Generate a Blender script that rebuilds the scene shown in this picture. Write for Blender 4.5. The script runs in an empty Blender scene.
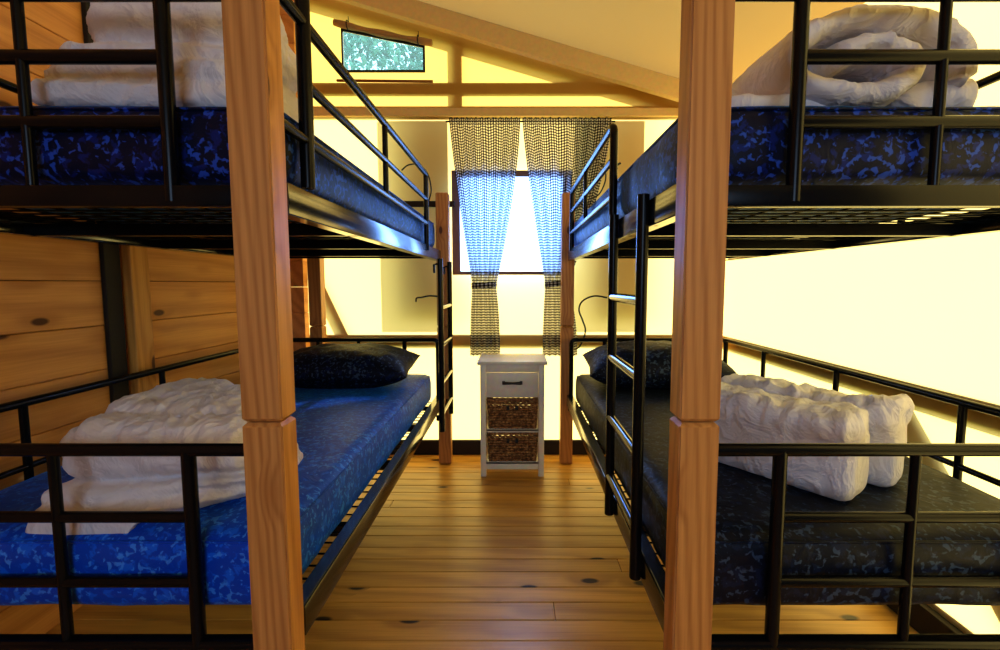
import bpy, bmesh, math, random
from math import sin, cos, pi, sqrt, exp
from mathutils import Vector, Matrix, noise
random.seed(7)
SC = bpy.context.scene
COL = SC.collection

# ------------------------------------------------------------------ helpers
def link(o, parent=None):
    COL.objects.link(o)
    if parent is not None:
        o.parent = parent
    return o

def obj(name, bm, mat, parent=None, smooth=None):
    me = bpy.data.meshes.new(name)
    bm.normal_update()
    bm.to_mesh(me); bm.free()
    if isinstance(mat, (list, tuple)):
        for m in mat: me.materials.append(m)
    else:
        me.materials.append(mat)
    o = bpy.data.objects.new(name, me)
    if smooth:
        for p in me.polygons: p.use_smooth = True
        if smooth != 'all':
            me.set_sharp_from_angle(angle=math.radians(smooth))
    return link(o, parent)

def thing(name, label, cat, loc=(0, 0, 0), rotz=0, group=None):
    o = bpy.data.objects.new(name, None); COL.objects.link(o)
    o.empty_display_size = .05
    o.location = loc; o.rotation_euler = (0, 0, rotz)
    o['label'] = label; o['category'] = cat
    if group: o['group'] = group
    return o

def tag(o, label, cat, group=None):
    o['label'] = label; o['category'] = cat
    if group: o['group'] = group
    return o

def struct(name, bm, mat, smooth=None, label=None, cat=None):
    o = obj(name, bm, mat, None, smooth)
    o['kind'] = 'structure'
    if label: o['label'] = label
    if cat: o['category'] = cat
    return o

def box(bm, x0, x1, y0, y1, z0, z1, bev=0.0, seg=2, mi=0):
    r = bmesh.ops.create_cube(bm, size=1)
    vs = r['verts']
    if x1 < x0: x0, x1 = x1, x0
    for v in vs:
        v.co = Vector(((x0 + x1) / 2 + v.co.x * (x1 - x0), (y0 + y1) / 2 + v.co.y * (y1 - y0), (z0 + z1) / 2 + v.co.z * (z1 - z0)))
    fs = set(f for v in vs for f in v.link_faces)
    for f in fs: f.material_index = mi
    if bev > 0:
        es = list(set(e for v in vs for e in v.link_edges))
        bmesh.ops.bevel(bm, geom=es, offset=bev, segments=seg, affect='EDGES', profile=.5)
    return vs

def beam(bm, p0, p1, w, h, up=(0, 0, 1)):
    """rectangular bar from p0 to p1; w across, h along 'up'"""
    p0, p1 = Vector(p0), Vector(p1)
    d = (p1 - p0).normalized(); u = Vector(up)
    s = d.cross(u).normalized(); u = s.cross(d).normalized()
    vs = []
    for p in (p0, p1):
        for a, b in ((-1, -1), (1, -1), (1, 1), (-1, 1)):
            vs.append(bm.verts.new(p + s * a * w / 2 + u * b * h / 2))
    for f in ((3, 2, 1, 0), (4, 5, 6, 7), (0, 1, 5, 4), (1, 2, 6, 5), (2, 3, 7, 6), (3, 0, 4, 7)):
        bm.faces.new([vs[i] for i in f])

def tube(bm, pts, r, seg=10, cap=True):
    pts = [Vector(p) for p in pts]
    n = len(pts); rings = []
    tans = []
    for i in range(n):
        a = pts[max(i - 1, 0)]; b = pts[min(i + 1, n - 1)]
        tans.append((b - a).normalized())
    t = tans[0]
    ref = Vector((0, 0, 1)) if abs(t.z) < .9 else Vector((1, 0, 0))
    nrm = t.cross(ref).normalized()
    for i in range(n):
        t = tans[i]
        nrm = (nrm - t * nrm.dot(t)).normalized()
        bn = t.cross(nrm)
        rr = r[i] if isinstance(r, (list, tuple)) else r
        k = 1.0
        if 0 < i < n - 1:
            ca = (pts[i] - pts[i - 1]).normalized().dot((pts[i + 1] - pts[i]).normalized())
            k = 1 / max(.7, sqrt(max(.01, (1 + ca) / 2)))
        rings.append([bm.verts.new(pts[i] + (nrm * cos(2 * pi * j / seg) + bn * sin(2 * pi * j / seg)) * rr * k) for j in range(seg)])
    for i in range(n - 1):
        for j in range(seg):
            bm.faces.new((rings[i][j], rings[i][(j + 1) % seg], rings[i + 1][(j + 1) % seg], rings[i + 1][j]))
    if cap:
        bm.faces.new(rings[0][::-1]); bm.faces.new(rings[-1])

def arc(c, a, b, r, n=6):
    """corner rounding: points replacing corner c between a and b"""
    c, a, b = Vector(c), Vector(a), Vector(b)
    u = (a - c).normalized(); w = (b - c).normalized()
    p, q = c + u * r, c + w * r
    return [p * (1 - t) ** 2 + c * 2 * t * (1 - t) + q * t * t for t in [i / n for i in range(n + 1)]]

def fbm(p, o=3):
    s, a = 0, 1
    for i in range(o):
        s += a * noise.noise(p); p = p * 2.1 + Vector((3.1, 1.7, 5.3)); a *= .5
    return s

# ------------------------------------------------------------------ materials
class NT:
    def __init__(s, name):
        s.m = bpy.data.materials.new(name); s.m.use_nodes = True
        s.t = s.m.node_tree; s.t.nodes.clear()
        s.out = s.n('ShaderNodeOutputMaterial')
    def n(s, typ, ins=None, **kw):
        nd = s.t.nodes.new(typ)
        for k, v in kw.items(): setattr(nd, k, v)
        for k, v in (ins or {}).items():
            if isinstance(v, bpy.types.NodeSocket): s.t.links.new(v, nd.inputs[k])
            else: nd.inputs[k].default_value = v
        return nd
    def l(s, a, b): s.t.links.new(a, b)
    def ramp(s, fac, stops, interp='LINEAR'):
        r = s.n('ShaderNodeValToRGB', {'Fac': fac}); cr = r.color_ramp; cr.interpolation = interp
        while len(cr.elements) > 1: cr.elements.remove(cr.elements[-1])
        cr.elements[0].position = stops[0][0]; cr.elements[0].color = c4(stops[0][1])
        for p, c in stops[1:]:
            e = cr.elements.new(p); e.color = c4(c)
        return r.outputs['Color']
    def math(s, op, a, b=0.0, c=0.0):
        return s.n('ShaderNodeMath', {0: a, 1: b, 2: c}, operation=op).outputs[0]
    def mix(s, fac, a, b, blend='MIX'):
        nd = s.n('ShaderNodeMix', {0: fac, 6: a, 7: b}, data_type='RGBA', blend_type=blend)
        return nd.outputs[2]

def c4(c):
    return (c[0], c[1], c[2], 1.0) if len(c) == 3 else c
def hx(r, g, b):
    f = lambda v: ((v / 255 + .055) / 1.055) ** 2.4 if v > 10 else v / 255 / 12.92
    return (f(r), f(g), f(b), 1.0)

def simple(name, col, rough=.5, metal=0, bump=0, bscale=60, spec=.5, ior=1.5):
    m = NT(name)
    p = m.n('ShaderNodeBsdfPrincipled', {'Base Color': c4(col), 'Roughness': rough, 'Metallic': metal, 'Specular IOR Level': spec, 'IOR': ior})
    tc = m.n('ShaderNodeTexCoord')
    nz = m.n('ShaderNodeTexNoise', {'Vector': tc.outputs['Object'], 'Scale': bscale, 'Detail': 3})
    m.l(m.mix(.25, c4(col), m.mix(1.0, c4(col), nz.outputs['Color'], 'MULTIPLY')), p.inputs['Base Color'])
    if bump:
        m.l(m.n('ShaderNodeBump', {'Height': nz.outputs[0], 'Strength': bump, 'Distance': .002}).outputs[0], p.inputs['Normal'])
    m.l(p.outputs[0], m.out.inputs[0])
    return m.m

def wood(name, cd, cl, axis='Z', rough=.45, knot=(.10, .03, .012), knots=1.0, vary=.0, ring=14, spec=.4, kscale=2.2):
    """grain along axis"""
    m = NT(name)
    tc = m.n('ShaderNodeTexCoord')
    sc = {'X': (.07, 1, 1), 'Y': (1, .07, 1), 'Z': (1, 1, .07)}[axis]
    geo = m.n('ShaderNodeNewGeometry')
    off = m.n('ShaderNodeVectorMath', {0: tc.outputs['Object'], 1: (0, 0, 0)}, operation='ADD')
    rnd = m.n('ShaderNodeCombineXYZ', {0: m.math('MULTIPLY', geo.outputs['Random Per Island'], 37.0), 1: m.math('MULTIPLY', geo.outputs['Random Per Island'], 11.0), 2: m.math('MULTIPLY', geo.outputs['Random Per Island'], 23.0)})
    m.l(rnd.outputs[0], off.inputs[1])
    # knots
    mk = m.n('ShaderNodeMapping', {'Vector': off.outputs[0], 'Scale': tuple(.45 if a < 1 else 1.0 for a in sc)})
    vo = m.n('ShaderNodeTexVoronoi', {'Vector': mk.outputs[0], 'Scale': kscale * 3.2, 'Randomness': 1.0})
    kd = vo.outputs['Distance']
    sel = m.math('GREATER_THAN', m.n('ShaderNodeSeparateColor', {0: vo.outputs['Color']}).outputs[0], 1 - .55 * knots)
    kn = m.n('ShaderNodeMapRange', {'Value': kd, 'From Min': .085, 'From Max': .13, 'To Min': 1.0, 'To Max': 0.0}).outputs[0]
    kn = m.math('MULTIPLY', kn, sel)
    kw = m.math('MULTIPLY', m.n('ShaderNodeMapRange', {'Value': kd, 'From Min': .08, 'From Max': .40, 'To Min': 1.0, 'To Max': 0.0}, interpolation_type='SMOOTHSTEP').outputs[0], sel)
    mp = m.n('ShaderNodeMapping', {'Vector': off.outputs[0], 'Scale': sc})
    big = m.n('ShaderNodeTexNoise', {'Vector': mp.outputs[0], 'Scale': 5.0, 'Detail': 2, 'Roughness': .5})
    warp = m.n('ShaderNodeVectorMath', {0: mp.outputs[0], 1: big.outputs['Color']}, operation='MULTIPLY_ADD')
    # rings : a sine of warped distance
    v = m.math('MULTIPLY_ADD', big.outputs[0], .5, m.math('MULTIPLY', kw, .10))
    sp = m.n('ShaderNodeSeparateXYZ', {0: mp.outputs[0]})
    lin = m.math('ADD', m.math('MULTIPLY', sp.outputs[0], 3.1), m.math('ADD', m.math('MULTIPLY', sp.outputs[1], 2.3), m.math('MULTIPLY', sp.outputs[2], 2.9)))
    ph = m.math('MULTIPLY', m.math('ADD', v, lin), float(ring))
    rg = m.math('MULTIPLY_ADD', m.math('SINE', ph), .5, .5)
    rg = m.math('POWER', rg, 1.6)
    fine = m.n('ShaderNodeMapping', {'Vector': off.outputs[0], 'Scale': tuple(.03 if a < 1 else 1.0 for a in sc)})
    fn = m.n('ShaderNodeTexNoise', {'Vector': fine.outputs[0], 'Scale': 160, 'Detail': 3})
    fac = m.math('ADD', m.math('MULTIPLY', rg, .30), m.math('MULTIPLY', fn.outputs[0], .55))
    col = m.ramp(fac, [(.1, cl), (.85, cd)])
    if vary:
        hsv = m.n('ShaderNodeHueSaturation', {'Color': col, 'Value': m.math('MULTIPLY_ADD', geo.outputs['Random Per Island'], vary * 2, 1 - vary)})
        col = hsv.outputs[0]
    blot = m.n('ShaderNodeTexNoise', {'Vector': mp.outputs[0], 'Scale': 9, 'Detail': 1})
    col = m.mix(m.math('MULTIPLY', m.n('ShaderNodeMapRange', {'Value': blot.outputs[0], 'From Min': .5, 'From Max': .75}).outputs[0], .12), col, c4(cd))
    col = m.mix(m.math('MULTIPLY', kw, .5), col, c4(cd))
    col = m.mix(kn, col, c4(knot))
    p = m.n('ShaderNodeBsdfPrincipled', {'Base Color': col, 'Roughness': rough, 'Specular IOR Level': spec})
    m.l(m.n('ShaderNodeBump', {'Height': fac, 'Strength': .12, 'Distance': .002}).outputs[0], p.inputs['Normal'])
    m.l(p.outputs[0], m.out.inputs[0])
    return m.m

def canvas(name, refl, trans, scale=1.0, mixf=.5, folds=0.0):
    m = NT(name)
    tc = m.n('ShaderNodeTexCoord')
    nz = m.n('ShaderNodeTexNoise', {'Vector': tc.outputs['Object'], 'Scale': 3.0, 'Detail': 4})
    wv = m.n('ShaderNodeTexNoise', {'Vector': tc.outputs['Object'], 'Scale': 400, 'Detail': 1})
    b = m.n('ShaderNodeBump', {'Height': wv.outputs[0], 'Strength': .1, 'Distance': .001})
    t2 = m.mix(m.math('MULTIPLY', nz.outputs[0], .12), c4(trans), c4(tuple(x * .75 for x in trans[:3])))
    d = m.n('ShaderNodeBsdfDiffuse', {'Color': c4(refl), 'Normal': b.outputs[0]})
    t = m.n('ShaderNodeBsdfTranslucent', {'Color': t2})
    mx = m.n('ShaderNodeMixShader', {0: mixf, 1: d.outputs[0], 2: t.outputs[0]})
    m.l(mx.outputs[0], m.out.inputs[0])
    return m.m

def camo(name, base, mid, light, amt=.5, rough=.55, sheen=.0, scale=1.0):
    m = NT(name)
    tc = m.n('ShaderNodeTexCoord')
    mp = m.n('ShaderNodeMapping', {'Vector': tc.outputs['Object'], 'Rotation': (.3, .2, .5)})
    n1 = m.n('ShaderNodeTexNoise', {'Vector': mp.outputs[0], 'Scale': 34 * scale, 'Detail': 3, 'Roughness': .6, 'Distortion': .4})
    n2 = m.n('ShaderNodeTexNoise', {'Vector': mp.outputs[0], 'Scale': 60 * scale, 'Detail': 2, 'Distortion': .5})
    n3 = m.n('ShaderNodeTexNoise', {'Vector': mp.outputs[0], 'Scale': 6 * scale, 'Detail': 1})
    f1 = m.n('ShaderNodeMapRange', {'Value': n1.outputs[0], 'From Min': .53, 'From Max': .60}).outputs[0]
    f2 = m.n('ShaderNodeMapRange', {'Value': m.math('ADD', n2.outputs[0], m.math('MULTIPLY', n3.outputs[0], .25)), 'From Min': .70, 'From Max': .76}).outputs[0]
    col = m.mix(m.math('MULTIPLY', f1, amt), c4(base), c4(mid))
    col = m.mix(m.math('MULTIPLY', f2, amt), col, c4(light))
    wr = m.n('ShaderNodeTexNoise', {'Vector': tc.outputs['Object'], 'Scale': 12, 'Detail': 4, 'Distortion': 1.2})
    bp = m.n('ShaderNodeBump', {'Height': wr.outputs[0], 'Strength': .35, 'Distance': .01})
    p = m.n('ShaderNodeBsdfPrincipled', {'Base Color': col, 'Roughness': rough, 'Specular IOR Level': .22, 'Sheen Weight': sheen, 'Sheen Tint': (.04, .34, 1, 1), 'Sheen Roughness': .35, 'Normal': bp.outputs[0]})
    m.l(p.outputs[0], m.out.inputs[0])
    return m.m

def fabric(name, col, rough=.85, sub=0.0, trans=0.0, bump=.3):
    m = NT(name)
    tc = m.n('ShaderNodeTexCoord')
    wr = m.n('ShaderNodeTexNoise', {'Vector': tc.outputs['Object'], 'Scale': 9, 'Detail': 4, 'Roughness': .55, 'Distortion': 1.0})
    rd = m.math('ABSOLUTE', m.math('SUBTRACT', wr.outputs[0], .5))
    w2 = m.n('ShaderNodeTexNoise', {'Vector': tc.outputs['Object'], 'Scale': 38, 'Detail': 2, 'Distortion': .8})
    hh = m.math('ADD', m.math('MULTIPLY', m.math('MINIMUM', rd, .12), -2.6), m.math('MULTIPLY', w2.outputs[0], .10))
    bp = m.n('ShaderNodeBump', {'Height': hh, 'Strength': bump, 'Distance': .05})
    p = m.n('ShaderNodeBsdfPrincipled', {'Base Color': c4(col), 'Roughness': rough, 'Sheen Weight': .2, 'Specular IOR Level': .2, 'Normal': bp.outputs[0]})
    t = m.n('ShaderNodeBsdfTranslucent', {'Color': c4(col)})
    mx = m.n('ShaderNodeMixShader', {0: trans, 1: p.outputs[0], 2: t.outputs[0]})
    m.l(mx.outputs[0], m.out.inputs[0])
    return m.m

M = {}
M['metal'] = simple('black_gloss_metal', (.006, .006, .008), rough=.25, bump=.03, bscale=30, spec=.22)
M['plate'] = simple('black_gloss_plate', (.008, .009, .012), rough=.16, bump=.04, bscale=14, spec=.5, ior=2.2)
M['rung'] = simple('polished_rung', (.05, .05, .06), rough=.16, metal=.6, spec=1.0)
M['post'] = wood('pine_post', hx(150, 96, 50), hx(202, 148, 88), 'Z', rough=.42, knots=.9, ring=70, kscale=2.9)
M['plank'] = wood('pine_wall_plank', hx(186, 124, 60), hx(230, 170, 98), 'Y', rough=.55, knots=1.5, vary=.10, ring=22, kscale=2.4)
M['stud'] = wood('pine_stud', hx(170, 108, 40), hx(222, 166, 84), 'Z', rough=.55, knots=.6, ring=60)
M['floor'] = wood('pine_floor_board', hx(166, 118, 52), hx(222, 172, 84), 'X', rough=.33, knots=1.6, vary=.16, ring=30, knot=(.03, .012, .006), spec=.5, kscale=2.0)
M['outwood'] = wood('outside_timber', hx(70, 46, 24), hx(120, 84, 48), 'Z', rough=.8)
M['dark'] = simple('dark_brown_timber', hx(34, 26, 19)[:3], rough=.7, bump=.2)
M['canvas'] = canvas('tent_canvas', hx(226, 186, 108), (1.0, .77, .27, 1), mixf=.55)
M['roofcanvas'] = canvas('roof_canvas', hx(184, 146, 72), (1.0, .73, .26, 1), mixf=.06)
M['gable'] = canvas('gable_canvas', hx(226, 180, 92), (.80, .56, .13, 1), mixf=.5)
M['rafter'] = simple('canvas_wrapped_rafter', hx(226, 194, 132)[:3], rough=.85, bump=.2, bscale=40)
M['white'] = simple('white_lacquer', hx(236, 232, 222)[:3], rough=.4, bump=.05, bscale=30)
M['handle'] = simple('black_iron', (.02, .018, .016), rough=.4)
M['litmat'] = camo('window_lit_mattress_cover', hx(14, 72, 190), hx(24, 108, 232), hx(74, 148, 242), .75, rough=.45, sheen=.35)  # same cover as the others; blue window light is put into the colour
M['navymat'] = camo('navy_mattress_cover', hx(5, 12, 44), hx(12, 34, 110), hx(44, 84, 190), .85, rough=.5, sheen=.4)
M['shadedmat'] = camo('shaded_mattress_cover', hx(10, 17, 36), hx(20, 34, 66), hx(62, 82, 112), .7, rough=.5)  # same cover again, its lack of window light put into the colour
M['navypil'] = camo('dark_pillow_cover', hx(8, 16, 40), hx(16, 34, 78), hx(70, 90, 120), .8, rough=.55)
M['duvet'] = fabric('white_cotton_duvet', hx(226, 219, 222), bump=.36, trans=.12)
M['duvetblue'] = fabric('white_cotton_duvet_thin', hx(228, 224, 230), bump=.4, trans=.1)
M['cable'] = simple('black_cable', (.01, .01, .01), rough=.45)
M['rod'] = wood('dowel_wood', hx(110, 66, 26), hx(160, 104, 46), 'X', rough=.5)
M['flap'] = simple('rolled_canvas_flap', hx(176, 140, 92)[:3], rough=.9, bump=.3)
M['winframe'] = simple('window_border_webbing', hx(140, 112, 110)[:3], rough=.8, bump=.2)

def m_wicker():
    m = NT('wicker_weave')
    tc = m.n('ShaderNodeTexCoord')
    n1 = m.n('ShaderNodeTexNoise', {'Vector': tc.outputs['Object'], 'Scale': 60, 'Detail': 3})
    col = m.ramp(n1.outputs[0], [(.3, hx(60, 34, 18)), (.5, hx(130, 88, 50)), (.75, hx(196, 156, 104))])
    p = m.n('ShaderNodeBsdfPrincipled', {'Base Color': col, 'Roughness': .6})
    m.l(p.outputs[0], m.out.inputs[0]); return m.m
M['wicker'] = m_wicker()

def m_gingham():
    m = NT('gingham_voile')
    uv = m.n('ShaderNodeUVMap', uv_map='UVMap')
    sp = m.n('ShaderNodeSeparateXYZ', {0: uv.outputs[0]})
    P = .0185
    def stripe(s):
        fr = m.math('FRACT', m.math('DIVIDE', s, P))
        return m.math('LESS_THAN', fr, .5)
    a, b = stripe(sp.outputs[0]), stripe(sp.outputs[1])
    s = m.math('MULTIPLY', m.math('ADD', a, b), .5)   # 0 white, .5 grey, 1 black
    col = m.ramp(s, [(0, hx(225, 225, 225)), (.5, hx(100, 96, 108)), (1, hx(12, 11, 16))])
    d = m.n('ShaderNodeBsdfDiffuse', {'Color': col})
    t = m.n('ShaderNodeBsdfTranslucent', {'Color': col})
    dt = m.n('ShaderNodeMixShader', {0: .6, 1: d.outputs[0], 2: t.outputs[0]})
    tr = m.n('ShaderNodeBsdfTransparent')
    op = m.math('MULTIPLY_ADD', s, .15, .84)
    mx = m.n('ShaderNodeMixShader', {0: op, 1: tr.outputs[0], 2: dt.outputs[0]})
    m.l(mx.outputs[0], m.out.inputs[0]); return m.m
M['gingham'] = m_gingham()

def m_pane(name, tcol, kt, trcol):
    m = NT(name)
    tc = m.n('ShaderNodeTexCoord')
    nz = m.n('ShaderNodeTexNoise', {'Vector': tc.outputs['Object'], 'Scale': 5, 'Detail': 2})
    t = m.n('ShaderNodeBsdfTranslucent', {'Color': m.mix(m.math('MULTIPLY', nz.outputs[0], .15), c4(tcol), (.8, .9, 1, 1))})
    tr = m.n('ShaderNodeBsdfTransparent', {'Color': c4(trcol)})
    mx = m.n('ShaderNodeMixShader', {0: kt, 1: t.outputs[0], 2: tr.outputs[0]})
    g = m.n('ShaderNodeBsdfGlossy', {'Roughness': .15})
    m2 = m.n('ShaderNodeMixShader', {0: .03, 1: mx.outputs[0], 2: g.outputs[0]})
    m.l(m2.outputs[0], m.out.inputs[0]); return m.m
M['pane'] = m_pane('milky_vinyl_pane', (.36, .58, .95, 1), .10, (.7, .85, 1, 1))
M['gpane'] = m_pane('clear_vinyl_pane', (.4, .7, .75, 1), .9, (.48, .78, .82, 1))

# ------------------------------------------------------------------ room
XL, XR, YB, YF = -1.66, 1.46, 3.20, -2.6
def roofz(x): return 2.82 - .285 * x

bm = bmesh.new()
y = YF
k = 0
while y < YB + .02:
    w = .0925 + .006 * sin(k * 2.3)
    # boards, some jointed
    j = -1.0 + 2.0 * random.random()
    if k % 3 == 0:
        box(bm, XL - .05, j - .001, y + .0012, y + w - .0012, -.03, 0, .0022, 1)
        box(bm, j + .001, XR + .05, y + .0012, y + w - .0012, -.03, 0, .0022, 1)
    else:
        box(bm, XL - .05, XR + .05, y + .0012, y + w - .0012, -.03, 0, .0022, 1)
    y += w; k += 1
struct('floor', bm, M['floor'], 30)
bm = bmesh.new(); box(bm, XL - .1, XR + .1, YF - .1, YB + .1, -.08, -.031)
struct('trim_4', bm, M['dark'])

# left wall : boards along Y
bm = bmesh.new()
z = .001; k = 0
PW = .178
z = 1.28 - 7 * PW - .034
while z < roofz(XL) + .05:
    z0 = max(z, 0); z1 = min(z + PW, roofz(XL) - .005)
    if z1 - z0 > .02:
        box(bm, XL - .022, XL, YF, YB - .005, z0 + .001, z1 - .001, .003, 1)
    z += PW
struct('wall_left', bm, M['plank'], 30)
bm = bmesh.new(); box(bm, XL - .03, XL - .0225, YF, YB, 0, roofz(XL)); struct('trim_5', bm, M['dark'])

# canvas walls
def sheet(pts, n=None):
    b = bmesh.new()
    return b
def wall_with_holes(bm, outer, holes, f3):
    es = []
    for loop in [outer] + holes:
        vs = [bm.verts.new(f3(*p)) for p in loop]
        for i in range(len(vs)): es.append(bm.edges.new((vs[i], vs[(i + 1) % len(vs)])))
    bmesh.ops.triangle_fill(bm, use_beauty=True, use_dissolve=False, edges=es)
BIG = [(-.385, 1.322), (.335, 1.322), (.335, 1.975), (-.385, 1.975)]
GAB = [(-1.165, 2.685), (-.625, 2.685), (-.625, 2.833), (-1.165, 2.94)]
bm = bmesh.new()
wall_with_holes(bm, [(XL - .02, 0), (XR, 0), (XR, 2.40), (XL - .02, 2.40)], [BIG], lambda x, z: (x, YB, z))
struct('wall_back', bm, M['canvas'])
bm = bmesh.new()
wall_with_holes(bm, [(XL - .02, 2.40), (XR, 2.40), (XR, roofz(XR)), (XL - .02, roofz(XL))], [GAB], lambda x, z: (x, YB, z))
struct('wall_back_gable', bm, M['gable'])
bm = bmesh.new()
vs = [bm.verts.new(p) for p in ((XR, .1, 0), (XR, YB, 0), (XR, YB, roofz(XR)), (XR, .1, roofz(XR)))]
bm.faces.new(vs); struct('wall_right', bm, M['canvas'])
bm = bmesh.new()
vs = [bm.verts.new(p) for p in ((XL, YF, 0), (XR, YF, 0), (XR, YF, roofz(XR)), (XL, YF, roofz(XL)))]
bm.faces.new(vs); struct('wall_front', bm, M['dark'])
bm = bmesh.new(); box(bm, XR, XR + .03, YF, .1, 0, roofz(XR)); struct('trim_16', bm, M['dark'])
# ceiling, gently sagging between rafters
bm = bmesh.new()
NX, NY = 24, 40
g = []
for i in range(NX + 1):
    row = []
    for jn in range(NY + 1):
        u, v = i / NX, jn / NY
        x = XL - .03 + (XR - XL + .03) * u; yy = YF + (YB - YF) * v
        sag = .035 * sin(pi * u) * abs(sin(pi * (yy - 2.97) / 1.5)) ** 1.0
        row.append(bm.verts.new((x, yy, roofz(x) - sag)))
    g.append(row)
for i in range(NX):
    for jn in range(NY):
        bm.faces.new((g[i][jn], g[i][jn + 1], g[i + 1][jn + 1], g[i + 1][jn]))
struct('ceiling', bm, M['roofcanvas'], 'all')

# rafters inside, canvas wrapped
for k, yy in enumerate((2.97, 1.35, -.2)):
    bm = bmesh.new()
    beam(bm, (XL, yy, roofz(XL) - .062), (XR - .002, yy, roofz(XR) - .062), .05, .115)
    struct('trim_%d' % (6 + k), bm, M['rafter'])
# ledge beam under the gable
bm = bmesh.new(); box(bm, XL + .001, XR - .002, YB - .035, YB - .003, 2.375, 2.43, .004); struct('trim_9', bm, M['rafter'])
# window border
bm = bmesh.new()
def frame_ring(bm, outer, inner, y0, y1):
    n = len(outer)
    V = [[bm.verts.new((p[0], yy, p[1])) for p in L] for L, yy in ((outer, y0), (inner, y0), (inner, y1), (outer, y1))]
    for a in range(4):
        A, B = V[a], V[(a + 1) % 4]
        for i in range(n):
            bm.faces.new((A[i], A[(i + 1) % n], B[(i + 1) % n], B[i]))
frame_ring(bm, [(-.44, 1.298), (.398, 1.298), (.398, 2.018), (-.44, 2.018)], BIG, YB - .012, YB - .002)
w1 = struct('window_1', bm, M['winframe'])
def pane(name, pts, mat, parent):
    b = bmesh.new(); b.faces.new([b.verts.new((p[0], YB, p[1])) for p in pts])
    return obj(name, b, mat, parent)
pane('window_pane', BIG, M['pane'], w1)
bm = bmesh.new()
o2 = [(-1.177, 2.672), (-.612, 2.672), (-.612, 2.85), (-1.177, 2.958)]
frame_ring(bm, o2, GAB, YB - .014, YB - .002)
w2 = struct('window_2', bm, M['dark'])
pane('window_pane', GAB, M['gpane'], w2)
# rolled flap above the gable window + dowel below
rf = thing('rolled_flap', 'tan canvas flap rolled up above the small gable window', 'flap', (-.88, YB - .03, 2.92))
bm = bmesh.new()
p0, p1 = Vector((-.335, 0, .063)), Vector((.32, 0, -.068))
tube(bm, [p0 + (p1 - p0) * t + Vector((0, 0, -.008 * sin(pi * t))) for t in [i / 12 for i in range(13)]], [.02 + .004 * sin(i * 1.3) for i in range(13)], 12)
obj('roll', bm, M['flap'], rf, 'all')
for t in (.14, .86):
    bm = bmesh.new()
    c = p0 + (p1 - p0) * t
    pts = [c + Vector((.0, cos(a) * .029, sin(a) * .029)) for a in [2 * pi * i / 12 for i in range(13)]]
    tube(bm, pts, .003, 6); tube(bm, [c + Vector((0, .02, .02)), c + Vector((-.004, .024, .07))], .002, 6)
    obj('strap', bm, M['dark'], rf, 'all')
bm = bmesh.new(); tube(bm, [(-1.215, YB - .012, 2.616), (-.56, YB - .012, 2.61)], .009, 10)
tag(obj('dowel', bm, M['rod'], None, 'all'), 'thin brown wooden dowel fixed below the small gable window', 'dowel')

# baseboards
bm = bmesh.new(); box(bm, XL, XR - .002, YB - .03, YB - .002, 0, .105, .003); struct('baseboard_back', bm, M['dark'])
bm = bmesh.new(); box(bm, XR - .03, XR - .002, YF, YB - .03, 0, .105, .003); struct('baseboard_right', bm, M['dark'])
# left wall uprights
for k, (a, b_) in enumerate(((1.81, 1.885), (3.08, 3.16), (.2, .29))):
    bm = bmesh.new(); box(bm, XL, XL + .02, a, b_, 0, roofz(XL) - .03, .004); struct('trim_%d' % (10 + k), bm, M['dark'])
bm = bmesh.new(); box(bm, XL, XL + .045, 1.905, 2.0, 0, 3.1, .005); struct('trim_13', bm, M['stud'])
bm = bmesh.new()
for k in range(19):
    z0 = max(.002, -.0 + k * PW - .034 + .002); box(bm, XL + .021, -1.452, 3.10, 3.165, z0, min(k * PW - .034 + PW, 3.2), .002, 1)
struct('trim_17', bm, M['plank'])
# dark mid rail on back wall, either side of window
bm = bmesh.new(); box(bm, -.78, -.42, YB - .035, YB - .004, 1.768, 1.806, .004); struct('trim_14', bm, M['dark'])
bm = bmesh.new(); box(bm, .40, .64, YB - .035, YB - .004, 1.768, 1.806, .004); struct('trim_15', bm, M['dark'])

# ------------------------------------------------------------------ outside timber frame (silhouettes on the canvas)
YO = YB + .006
frame = thing('tent_timber_frame', 'outside timber frame of the tent showing as shadows through the canvas', 'timber frame', (0, YO, 0))
def fp(name, f):
    b = bmesh.new(); f(b); b.transform(Matrix.Translation((0, -YO, 0))); return obj(name, b, M['outwood'], frame)
fp('beam', lambda b: box(b, -2.2, 1.6, YO, YO + .012, 2.53, 2.61))
fp('beam', lambda b: box(b, -2.2, 1.6, YO, YO + .012, 2.375, 2.455))
fp('beam', lambda b: box(b, -1.7, 1.5, YO, YO + .012, .79, .875))
fp('post', lambda b: box(b, -.43, -.345, YO + .013, YO + .025, 2.40, 2.93))
fp('rafter', lambda b: beam(b, (-1.8, YO + .032, roofz(-1.8) - .045), (1.5, YO + .032, roofz(1.5) - .03), .012, .11))
fp('brace', lambda b: beam(b, (-1.50, YO + .02, 1.52), (-1.19, YO + .02, .83), .012, .075))
fp('shade_board', lambda b: box(b, -.81, -.34, YO + .12, YO + .135, 1.0, 2.45))  # unseen boards added outside to shade the canvas beside the window
fp('shade_board', lambda b: box(b, .56, 1.02, YO + .12, YO + .135, 1.0, 2.45))
XO = XR + .006
fp('wall_beam', lambda b: box(b, XO, XO + .015, -2.4, 3.2, .79, .875))
fp('wall_beam', lambda b: box(b, XO, XO + .015, -2.4, 3.2, 0, .13))
fp('brace', lambda b: beam(b, (XO + .022, 1.05, .02), (XO + .022, 1.72, .80), .012, .10))

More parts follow.
